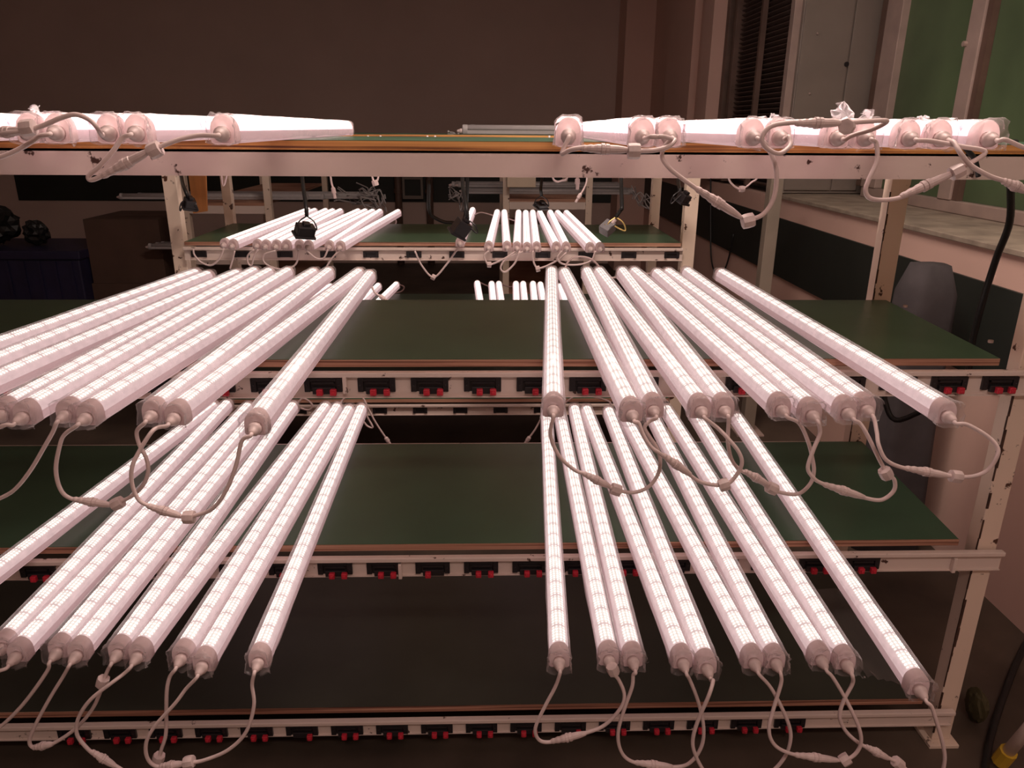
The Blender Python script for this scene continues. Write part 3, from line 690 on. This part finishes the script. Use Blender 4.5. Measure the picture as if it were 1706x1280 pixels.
front_cable(a[4], [(1314, 228), (1316, 243), (1298, 256), (1276, 246), (1270, 228), (1284, 211), (1312, 205), (1350, 204), (1400, 205), (1450, 202), (1478, 202), (1455, 215), (1420, 226)], a[5], 'white cable coiling over the film-wrapped caps in the top right bunch', G1, ((1325, 205), (1400, 205)), [((1411, 211), (1420, 211))], dy=-.03)
front_cable(a[6], [(1460, 240), (1461, 268), (1448, 298), (1442, 318), (1451, 331), (1480, 333), (1512, 325), (1560, 300), (1600, 280), (1642, 254), (1600, 244), (1550, 235)], a[7], 'white cable loop with connector in front of the rear right post', G1, ((1500, 328), (1585, 290)), [((1594, 286), (1604, 281))], dy=-.01)
front_cable(a[8], [(1590, 238), (1600, 255), (1618, 276), (1650, 294), (1680, 304), (1720, 322)], None, 'white cable slanting down to the right edge over the top beam', G1, ((1670, 301), (1715, 320)), dy=-.02)
front_cable(a[9], [(1675, 233), (1706, 246), (1740, 256)], None, 'white cable leaving at the right edge from the last top tube', G1)
# rear cables
def free_cable(px, Y, label, group, r=RC, plug=None, m=M_cable, conns=(), nuts=(), name='jumper_cable', k=1.0):
    if not isinstance(Y, (list, tuple)): Y = [Y]*len(px)
    P = [onY(x, y, q) for (x, y), q in zip(px, Y)]
    return cable(name, label, P, group, r=r, plug=plug, m=m, conns=[(onY(*c[0], Y[0]), onY(*c[1], Y[0])) for c in conns], nuts=[(onY(*c[0], Y[0]), onY(*c[1], Y[0])) for c in nuts], k=k)
GR = 'white cables looping behind the near rack'
def rear_loop(A, px, B, label, Y=None, plug=None):
    y = (A or B)['rear'].y+.02; P = [onY(x, q, y) for x, q in px]
    cable('jumper_cable', label, ([A['rear']] if A else [])+P+([B['rear']] if B else []), GR, plug=plug)
rear_loop(T['2R'][1], [(946, 437), (960, 428), (983, 431), (998, 445)], T['2R'][3], 'white cable arching above the far tips of the upper right bunch')
rear_loop(T['2R'][4], [(1032, 458), (1018, 463)], T['2R'][2], 'short white cable behind third and fifth tube of the upper right bunch')
rear_loop(T['2R'][5], [(1082, 456), (1100, 450), (1112, 450)], T['2R'][7], 'white cable behind sixth and eighth tube of the upper right bunch')
rear_loop(T['2L'][5], [(475, 462), (484, 470), (500, 472)], T['2L'][6], 'white cable behind sixth tube of the upper left bunch')
rear_loop(T['2L'][9], [(617, 470), (624, 487), (634, 494)], None, 'white cable dangling behind the rightmost tube of the upper left bunch', plug=True)
rear_loop(T['3L'][7], [(570, 668), (580, 659), (593, 656), (605, 664), (614, 682), (627, 706), (643, 730)], None, 'white cable arching over the rear tips of the middle left bunch', plug=True)
rear_loop(T['3L'][9], [(612, 695), (621, 712), (612, 710), (604, 700)], None, 'white cable curled behind the rightmost tube of the middle left bunch')
rear_loop(T['3L'][5], [(505, 664), (520, 674), (515, 683), (498, 680)], None, 'white cable curled behind sixth tube of the middle left bunch')
rear_loop(T['3R'][0], [(900, 700), (892, 715), (882, 729)], None, 'white cable dangling left of the leftmost tube of the middle right bunch', plug=True)
rear_loop(T['3R'][1], [(950, 665), (964, 655), (985, 660), (1016, 670)], T['3R'][4], 'white cable crossing behind the rear tips of the middle right bunch')
GH = 'white cables dangling behind the top beam'
free_cable([(366, 226), (369, 290), (372, 309), (378, 290), (387, 226)], 2.4, 'white cable loop hanging behind the top beam near the orange board', GH, .003)
free_cable([(546, 226), (551, 295), (555, 314)], 2.4, 'white cable end hanging behind the top beam left of a black adapter', GH, .003, plug=True)
free_cable([(613, 226), (619, 288), (625, 304), (631, 290), (634, 226)], 2.4, 'white cable loop with knot hanging right of the left bunch', GH, .003, nuts=[((625, 305), (626, 308))])
free_cable([(712, 226), (714, 285), (716, 292), (722, 280), (725, 226)], 2.4, 'white cable tip just showing under the middle of the top beam', GH, .003)
free_cable([(915, 226), (920, 290), (926, 302), (936, 301), (946, 292), (952, 226)], 2.4, 'curled white cable under the top beam left of the plug', GH, .003)
free_cable([(962, 226), (962, 280), (962, 299)], 2.4, 'straight white plug pointing down under the top beam', GH, .0036, plug=True)
free_cable([(982, 226), (978, 296), (973, 314), (967, 324)], 2.6, 'white cable end beside the end-on rack post', GH, .003, plug=True)
free_cable([(1200, 226), (1212, 290), (1221, 308), (1236, 315), (1252, 304), (1264, 290), (1272, 226)], 2.4, 'white cable loop hanging in front of the dark louvred window wall', GH, .003, nuts=[((1236, 315), (1240, 315))])
GB = 'thin white cables hanging from the second rack'
def bl(px, label, plug=None, Y=2.93, nuts=()): free_cable(px, Y, label, GB, .0036, plug=plug, nuts=nuts, name='thin_cable')
bl([(691, 418), (703, 443), (722, 462), (742, 443), (764, 412)], 'V-shaped thin white cable hanging from the second rack, left of its right bunch', nuts=[((722, 462), (724, 463))])
bl([(814, 418), (807, 426), (809, 434), (816, 441), (842, 430), (862, 417)], 'thin white loop under second tube of the far right bunch', nuts=[((815, 441), (818, 441))])
bl([(866, 418), (858, 438), (842, 453), (834, 446), (845, 430), (876, 418)], 'thin white loop under the upright trio of far tubes')
bl([(888, 418), (888, 432), (897, 447), (925, 436), (944, 421)], 'thin white loop right of the upright trio of far tubes', Y=2.91, nuts=[((896, 448), (900, 447))])
bl([(936, 418), (929, 430), (938, 440), (965, 441), (985, 434), (992, 418)], 'thin white loop under the rightmost far tubes', Y=2.9)
bl([(373, 414), (366, 430), (352, 442), (335, 437), (324, 425), (322, 416)], 'thin white cable from the leftmost second-rack socket to the leftmost tube')
bl([(391, 418), (386, 438), (383, 448)], 'thin white cable dropping below the second tube of the far left bunch')
bl([(423, 416), (413, 426), (413, 438), (419, 442), (423, 428), (430, 416)], 'narrow thin white loop below the far left bunch')
bl([(459, 418), (441, 424), (440, 437), (458, 447), (480, 448), (494, 438), (497, 417)], 'wide round thin white loop below the far left bunch')
bl([(510, 417), (526, 430), (538, 431), (543, 424), (546, 416)], 'shallow thin white loop right of the round one')
bl([(565, 418), (552, 432), (541, 450)], 'thin white cable slanting down below the rightmost far left tubes')
bl([(652, 361), (660, 368), (658, 376)], 'short white cable bend at the tip of the far left bunch', Y=4.12)
bl([(553, 358), (560, 356), (564, 362), (560, 372)], 'small white cable hook above the far left bunch', Y=4.12)
bl([(787, 360), (800, 354), (815, 357), (826, 361)], 'white cable joining the tips of the first two far right tubes', Y=4.1)
bl([(842, 362), (852, 366), (864, 370)], 'white cable joining the tips of third and fourth far right tubes', Y=4.12)
bl([(662, 473), (673, 478), (668, 486), (648, 490)], 'thin white cable curl at the tip of a tube on the second rack lower shelf', Y=4.0)
bl([(798, 470), (815, 478)], 'thin cable between tips of tubes at the gap of the lower shelf', Y=4.02)
bl([(832, 472), (848, 478), (860, 476)], 'thin cable between third and fourth tube tips of the lower shelf', Y=4.02)
# wires at the ends of the unlit tubes: loose tangles
def tangle(px, py, w_, h_, Y, label, n=9, seed=1):
    rnd = random.Random(seed); c = onY(px, py, Y); root = tag(empty('wire_tangle', tuple(c)), label, 'cables')
    k = Y/FOC
    for i in range(n):
        pts = [c+Vector((-w_*k*.5, rnd.uniform(-.1, .1), rnd.uniform(-.3, .5)*h_*k))]
        for s in range(1, 5):
            pts.append(c+Vector((w_*k*(-.5+s/4)+rnd.uniform(-.1, .1)*w_*k, rnd.uniform(-.1, .1), (rnd.uniform(-.5, .5)-.12*s)*h_*k*(.4+.2*s))))
        bm = bmesh.new(); add_tube(bm, spline(pts, 4), .0042, 5); obj('wire', bm, M_capoff, root)
        if i % 2:
            bm = bmesh.new(); add_tube(bm, [pts[-1], pts[-1]+Vector((.004, 0, -.03))], .008, 6); obj('plug', bm, M_capoff, root)
tangle(592, 326, 60, 26, 5.3, 'grey wire tangle at the right end of the left unlit tubes', 10, 3)
tangle(618, 318, 40, 30, 5.35, 'small curled wire tangle below the white knotted cable', 6, 4)
tangle(762, 322, 26, 34, 5.5, 'dark wire tangle at the left end of the middle unlit tubes', 8, 5)
tangle(1072, 326, 36, 30, 5.6, 'wire tangle at the right end of the middle unlit tubes', 7, 6)
tangle(762, 223, 26, 8, 3.35, 'short wires at left end of the tubes on top of second rack', 5, 8)
# ------------------------------------------------------------------ black adapters hanging on cords
def adapter(px, cord, w_, h_, rot, label, m=M_black, Y=2.9, kind=0):
    c = onY(px[0], px[1], Y); root = tag(empty('hanging_adapter', tuple(c)), label, 'adapter', 'adapters hanging from the second rack')
    k = Y*1.0/FOC; W_, H_ = w_*k, h_*k
    bm = bmesh.new(); add_box(bm, -W_/2, W_/2, -.022, .022, -H_/2, H_/2, .004)
    if kind != 2:
        add_box(bm, -W_/2-.006, W_/2+.006, -.026, .026, -H_/2-.003, -H_/2+.006, .002)
        add_box(bm, -W_*.2, W_*.2, -.012, .012, H_/2, H_/2+.012, .003)
    bmesh.ops.rotate(bm, verts=bm.verts, matrix=Euler((math.radians(25), math.radians(rot), math.radians(35))).to_matrix())
    bmesh.ops.translate(bm, verts=bm.verts, vec=c); obj('housing', bm, m, root)
    P = [onY(x, y, Y+(.25 if i == 0 else .1 if i == 1 else 0)) for i, (x, y) in enumerate(cord)]
    bm = bmesh.new(); add_tube(bm, spline(P, 6), .0075, 8); obj('cord', bm, M_dark, root, smooth=True)
    e = P[-1]
    for s in (-1, 1):
        q = [e, e+Vector((s*.028, -.01, -.02)), e+Vector((s*.035, -.01, -.05)), c+Vector((s*.012, -.01, H_*.4))]
        bm = bmesh.new(); add_tube(bm, spline(q, 5), .0028, 6); obj('lead', bm, M_black if kind != 2 else M_brass, root)
    return root, c
adapter((508, 384), [(500, 262), (505, 310), (510, 345), (511, 360)], 30, 19, 8, 'black adapter hanging in front of the far left tubes')
adapter((768, 380), [(770, 262), (771, 310), (777, 345), (779, 366)], 26, 26, 28, 'black adapter hanging over the first far right tube')
adapter((902, 342), [(904, 262), (903, 295), (901, 314), (902, 326)], 18, 8, 0, 'small black adapter above the upright trio of far tubes', Y=3.72)
r_, c_ = adapter((1012, 380), [(1034, 262), (1035, 310), (1036, 345), (1034, 350), (1026, 362)], 22, 17, -32, 'grey transparent-looking adapter with white plug, right of the far tubes', m=M_grey, kind=2)
p = onY(1020, 372, 2.86); bm = bmesh.new(); add_tube(bm, [p, p+Vector((.012, 0, .014))], .007, 8); obj('white_plug', bm, M_conn, r_)
adapter((316, 339), [(299, 262), (303, 300), (309, 318), (314, 330)], 17, 15, 10, 'black adapter hanging beside the orange board', Y=3.1)
adapter((1139, 330), [(1131, 262), (1130, 300), (1133, 318)], 17, 15, 10, 'black adapter hanging beside the right post of the second rack', Y=3.1)
# ------------------------------------------------------------------ torn film tufts on the top row
def tuft(px, py, w_, h_, Y, label, seed):
    rnd = random.Random(seed); c = onY(px, py, Y); k = Y/FOC; bm = bmesh.new(); nx, nz = 9, 6; V = []
    for j in range(nz):
        row = []
        for i in range(nx):
            s = 1-.75*j/(nz-1)
            row.append(bm.verts.new(c+Vector(((i/(nx-1)-.5)*w_*k*s+rnd.uniform(-1, 1)*w_*k*.07, rnd.uniform(-.012, .012), (j/(nz-1)-.35)*h_*k+rnd.uniform(-1, 1)*h_*k*.14))))
        V.append(row)
    for j in range(nz-1):
        for i in range(nx-1): bm.faces.new((V[j][i], V[j][i+1], V[j+1][i+1], V[j+1][i]))
    tag(obj('film_scrap', bm, M_film), label, 'plastic film', 'crumpled film scraps on the top shelf')
tuft(60, 190, 26, 20, 1.16, 'small crumpled film peak on the leftmost visible cap', 1)
tuft(92, 193, 24, 10, 1.16, 'low crumpled film scrap right of the leftmost peak', 2)
tuft(1288, 205, 34, 20, 1.2, 'crumpled film scrap before the dark louvred window', 3)
tuft(1405, 194, 58, 30, 1.2, 'tall crumpled film scrap before the grey cabinet', 4)
tuft(1445, 196, 30, 18, 1.22, 'thin film scrap right of the tall one', 5)
tuft(1536, 200, 30, 10, 1.2, 'flat film shred before the green window', 6)
# ------------------------------------------------------------------ things behind and beside
o = onY(331, 320, 3.75)
ob = tag(empty('orange_board', (o.x, 3.76, L2+.02)), 'orange plywood offcut hanging at the left rear post of the second rack', 'board')
bm = bmesh.new(); a0 = onY(316, 280, 3.76); a1 = onY(345, 280, 3.76); b0 = onY(322, 356, 3.76); b1 = onY(345, 352, 3.76)
zt = M1-.075
vs = [Vector((a0.x-.01, 3.76, zt)), Vector((a1.x, 3.76, zt)), Vector((b1.x, 3.76, b1.z)), Vector((b0.x, 3.76, b0.z))]
f_ = [bm.verts.new(v) for v in vs]; g_ = [bm.verts.new(v+Vector((0, .012, 0))) for v in vs]
bm.faces.new(f_); bm.faces.new(g_[::-1])
for i in range(4): bm.faces.new((f_[i], f_[(i+1) % 4], g_[(i+1) % 4], g_[i]))
obj('panel', bm, M_orange, ob)
p = onY(866, 302, 5.33); obj_ = tag(empty('beige_box', (p.x, 5.33, p.z)), 'flat beige box on the middle end-on rack frame', 'box')
obj('case', box(p.x-.09, p.x+.105, 5.24, 5.345, p.z-.035, p.z+.06, .003), M_beige, obj_)
obj('lid_edge', box(p.x-.092, p.x+.107, 5.236, 5.347, p.z+.0605, p.z+.07, .002), M_beige, obj_)
# control box on the back wall
p = onY(688, 312, 8.7); wb = tag(empty('wall_box', (p.x, 8.7, p.z)), 'pale framed box with dark screen on the back wall', 'box')
bm = bmesh.new(); s = .115
for x0, x1, z0, z1 in ((-s, s, s*.75, s*1.15), (-s, s, -s*1.1, -s*.78), (-s, -s*.78, -s*.78, s*.75), (s*.78, s, -s*.78, s*.75)): add_box(bm, p.x+x0, p.x+x1, 8.66, 8.737, p.z+z0, p.z+z1)
obj('frame', bm, M_cab, wb); obj('screen', box(p.x-s*.78, p.x+s*.78, 8.69, 8.70, p.z-s*.78, p.z+s*.75), M_band, wb)
for px, lab in ((664, 'dark vertical pipe left of the framed box on the back wall'), (716, 'dark vertical pipe right of the framed box on the back wall')):
    p = onY(px, 330, 8.66); t_ = tag(empty('wall_pipe', (p.x, 8.66, 0)), lab, 'pipe')
    bm = bmesh.new(); add_tube(bm, [Vector((p.x, 8.66, 0)), Vector((p.x, 8.66, EYE-.1))], .04, 10); obj('pipe', bm, M_brown, t_, smooth=True)
    bm = bmesh.new(); add_tube(bm, [Vector((p.x, 8.66, .8)), Vector((p.x, 8.66, .84))], .05, 10); obj('bracket', bm, M_brown, t_)
# cartons, crate and dark heap on the left
def carton(x0, x1, y0, y1, z0, z1, label):
    t_ = tag(empty('carton', ((x0+x1)/2, (y0+y1)/2, z0)), label, 'box', 'cartons on the left')
    obj('body', box(x0, x1, y0, y1, z0, z1-.004), M_carton, t_)
    ym = (y0+y1)/2
    obj('flap', box(x0, x1, y0, ym-.003, z1-.004, z1), M_carton, t_); obj('flap', box(x0, x1, ym+.003, y1, z1-.004, z1), M_carton, t_)
    obj('tape', box((x0+x1)/2-.03, (x0+x1)/2+.03, y0-.001, y0, z0+(z1-z0)*.8, z1-.005), M_carton, t_)
x0 = onY(140, 400, 5.3).x; x1 = onY(268, 400, 5.3).x
zc = onY(200, 366, 5.3).z
carton(x0, x1, 5.3, 5.9, 0, zc*.5, 'lower brown carton standing left of the left end-on rack')
carton(x0+.01, x1-.005, 5.31, 5.88, zc*.5+.001, zc, 'upper brown carton standing left of the left end-on rack')
x0 = onY(-120, 400, 5.2).x; x1 = onY(126, 400, 5.2).x; zc = onY(60, 418, 5.2).z
cr = tag(empty('plastic_crate', ((x0+x1)/2, 5.5, 0)), 'dark blue plastic crate on the floor at far left', 'crate')
obj('body', box(x0, x1, 5.2, 5.8, 0, zc-.06, .01), M_blue, cr); obj('rim', box(x0-.015, x1+.015, 5.185, 5.815, zc-.06, zc, .008), M_blue, cr)
for i in range(9):
    xx = x0+.06+(x1-x0-.12)*i/8; obj('rib', box(xx-.01, xx+.01, 5.188, 5.2, .05, zc-.07), M_blue, cr)
hp = onZ(45, 410, zc); rnd = random.Random(9)
for n_, (px, py, sc) in enumerate(((0, 386, .13), (62, 400, .085))):
    c = onY(px, py, 5.45); bm = bmesh.new(); bmesh.ops.create_icosphere(bm, subdivisions=3, radius=sc)
    for v in bm.verts: v.co *= rnd.uniform(.78, 1.15)
    zb = min(v.co.z for v in bm.verts); bmesh.ops.translate(bm, verts=bm.verts, vec=Vector((c.x, 5.45, zc-zb+.001)))
    tag(obj('cloth_heap', bm, M_dark), ('left black crumpled heap' if n_ == 0 else 'right black crumpled heap')+' on the blue crate', 'heap')
# dim steel post between second rack and window wall
p = onY(1292, 300, 3.6); q = tag(empty('steel_post', (p.x, 3.6, 0)), 'dim brown-grey steel post between second rack and window wall', 'post')
obj('shaft', box(p.x-.03, p.x+.03, 3.57, 3.63, .012, EYE-.06, .003), mat('dull steel', (.30, .25, .20), .5), q); obj('base_plate', box(p.x-.07, p.x+.07, 3.53, 3.67, 0, .0115, .002), M_alu, q)
obj('top_plate', box(p.x-.04, p.x+.04, 3.56, 3.64, EYE-.0595, EYE-.05, .002), M_alu, q)
# grey draped thing behind the right rear post
c = onY(1545, 470, 2.5); bm = bmesh.new(); rings = []; rnd = random.Random(5); n = 28
for j in range(12):
    t = j/11; z = t*(onY(1545, 440, 2.5).z); r = .125-.035*t+(.0 if j < 11 else -.03); ring = []
    for k in range(n):
        a_ = 2*math.pi*k/n; fold = 1+.10*math.sin(a_*6+1.5*math.sin(t*3))*(1-.5*t); ring.append(bm.verts.new((c.x+math.copysign(abs(math.cos(a_))**.6, math.cos(a_))*r*fold*.95, 2.5+math.copysign(abs(math.sin(a_))**.6, math.sin(a_))*r*.8*fold, z)))
    rings.append(ring)
for a_, b_ in zip(rings, rings[1:]):
    for k in range(n): bm.faces.new((a_[k], a_[(k+1) % n], b_[(k+1) % n], b_[k]))
bm.faces.new(rings[0][::-1]); bm.faces.new(rings[-1])
tag(obj('cloth_cover', bm, M_cloth, smooth=True), 'grey cloth cover standing upright behind the right rear post', 'cloth cover')
# black hose by the right wall
P = [onY(1690, 235, 1.72), onY(1684, 300, 1.75), onY(1682, 370, 1.8), onY(1660, 430, 1.85), onY(1638, 500, 1.9), onY(1622, 560, 1.95), onY(1600, 640, 2.0), onY(1500, 700, 2.15), onY(1475, 670, 2.2), onY(1478, 640, 2.2)]
cable('black_hose', 'thick black hose hanging between the right posts and the wall', P, None, r=.0085, m=M_dark, cat='hose')
P = [onX(x, y, XR-.022) for x, y in ((1222, 390), (1214, 430), (1205, 452), (1192, 455), (1185, 430), (1184, 380), (1184, 300), (1184, 240))]
cable('black_cable', 'thin black cable drooping on the right wall beyond the second rack', P, None, r=.006, m=M_dark)
P = [onY(715, 300, 3.86), onY(715, 350, 3.86), onY(730, 366, 3.86), onY(752, 371, 3.86), onY(775, 360, 3.86), onY(780, 240, 3.86)]
cable('black_cable', 'black cable sagging behind the hanging adapter in the middle', P, None, r=.009, m=M_dark)
P = [onY(1600, 236, 1.483), onY(1613, 252, 1.48), onY(1622, 262, 1.48), onY(1627, 275, 1.48), onY(1630, 294, 1.483)]
cable('black_cable', 'short black cable hooked over the right of the top beam', P, None, r=.005, m=M_dark)
# clear plastic sheet left lying on the bottom shelf
bm = bmesh.new(); rnd = random.Random(12); q0, q1, q2, q3 = onZ(1330, 985, L4), onZ(1560, 985, L4), onZ(1530, 1150, L4), onZ(1440, 1130, L4)
V = []
for j in range(15):
    row = []
    for i in range(13):
        u, v = i/12, j/14; p = (q0*(1-u)+q1*u)*(1-v)+(q3*(1-u)+q2*u)*v
        row.append(bm.verts.new((min(p.x, 1.085)+rnd.uniform(-.006, .006), p.y+rnd.uniform(-.006, .006), L4+.002+abs(rnd.gauss(0, .006)))))
    V.append(row)
for j in range(14):
    for i in range(12): bm.faces.new((V[j][i], V[j][i+1], V[j+1][i+1], V[j+1][i]))
tag(obj('plastic_sheet', bm, M_film, smooth=True), 'crumpled clear plastic sheet lying on the right of the bottom shelf', 'plastic sheet')
# floor things at the lower right
P0, P1 = onZ(1672, 1262, .035), onZ(1760, 1160, .30)
q = tag(empty('pipe_pole', tuple(P0)), 'pinkish pole with yellow foot leaning at the lower right corner', 'pole')
bm = bmesh.new(); add_tube(bm, [P0, P1], .014, 10); obj('shaft', bm, M_paint, q, smooth=True)
d_ = (P1-P0).normalized(); bm = bmesh.new(); add_tube(bm, [P0-d_*.02, P0+d_*.03], .02, 10); obj('foot', bm, M_yellow, q)
P = [onZ(1640, 1290, .01), onZ(1650, 1230, .01), onZ(1672, 1160, .01), onZ(1700, 1090, .01), onZ(1730, 1040, .01)]
cable('floor_cable', 'black cable running along the floor at the lower right', P, None, r=.009, m=M_dark)
p = onZ(1602, 1200, 0); q = tag(empty('yellow_sack', (p.x, p.y, 0)), 'dull yellow-green bag on the floor beside the right rack foot', 'bag')
bm = bmesh.new(); bmesh.ops.create_icosphere(bm, subdivisions=3, radius=.038); rnd = random.Random(3)
for v in bm.verts: v.co *= rnd.uniform(.9, 1.08); v.co.x *= .55; v.co.z *= 1.3
zb = min(v.co.z for v in bm.verts); bmesh.ops.translate(bm, verts=bm.verts, vec=Vector((p.x+.03, p.y, -zb)))
obj('bag', bm, mat('olive bag', (.06, .05, .018), .8), q)
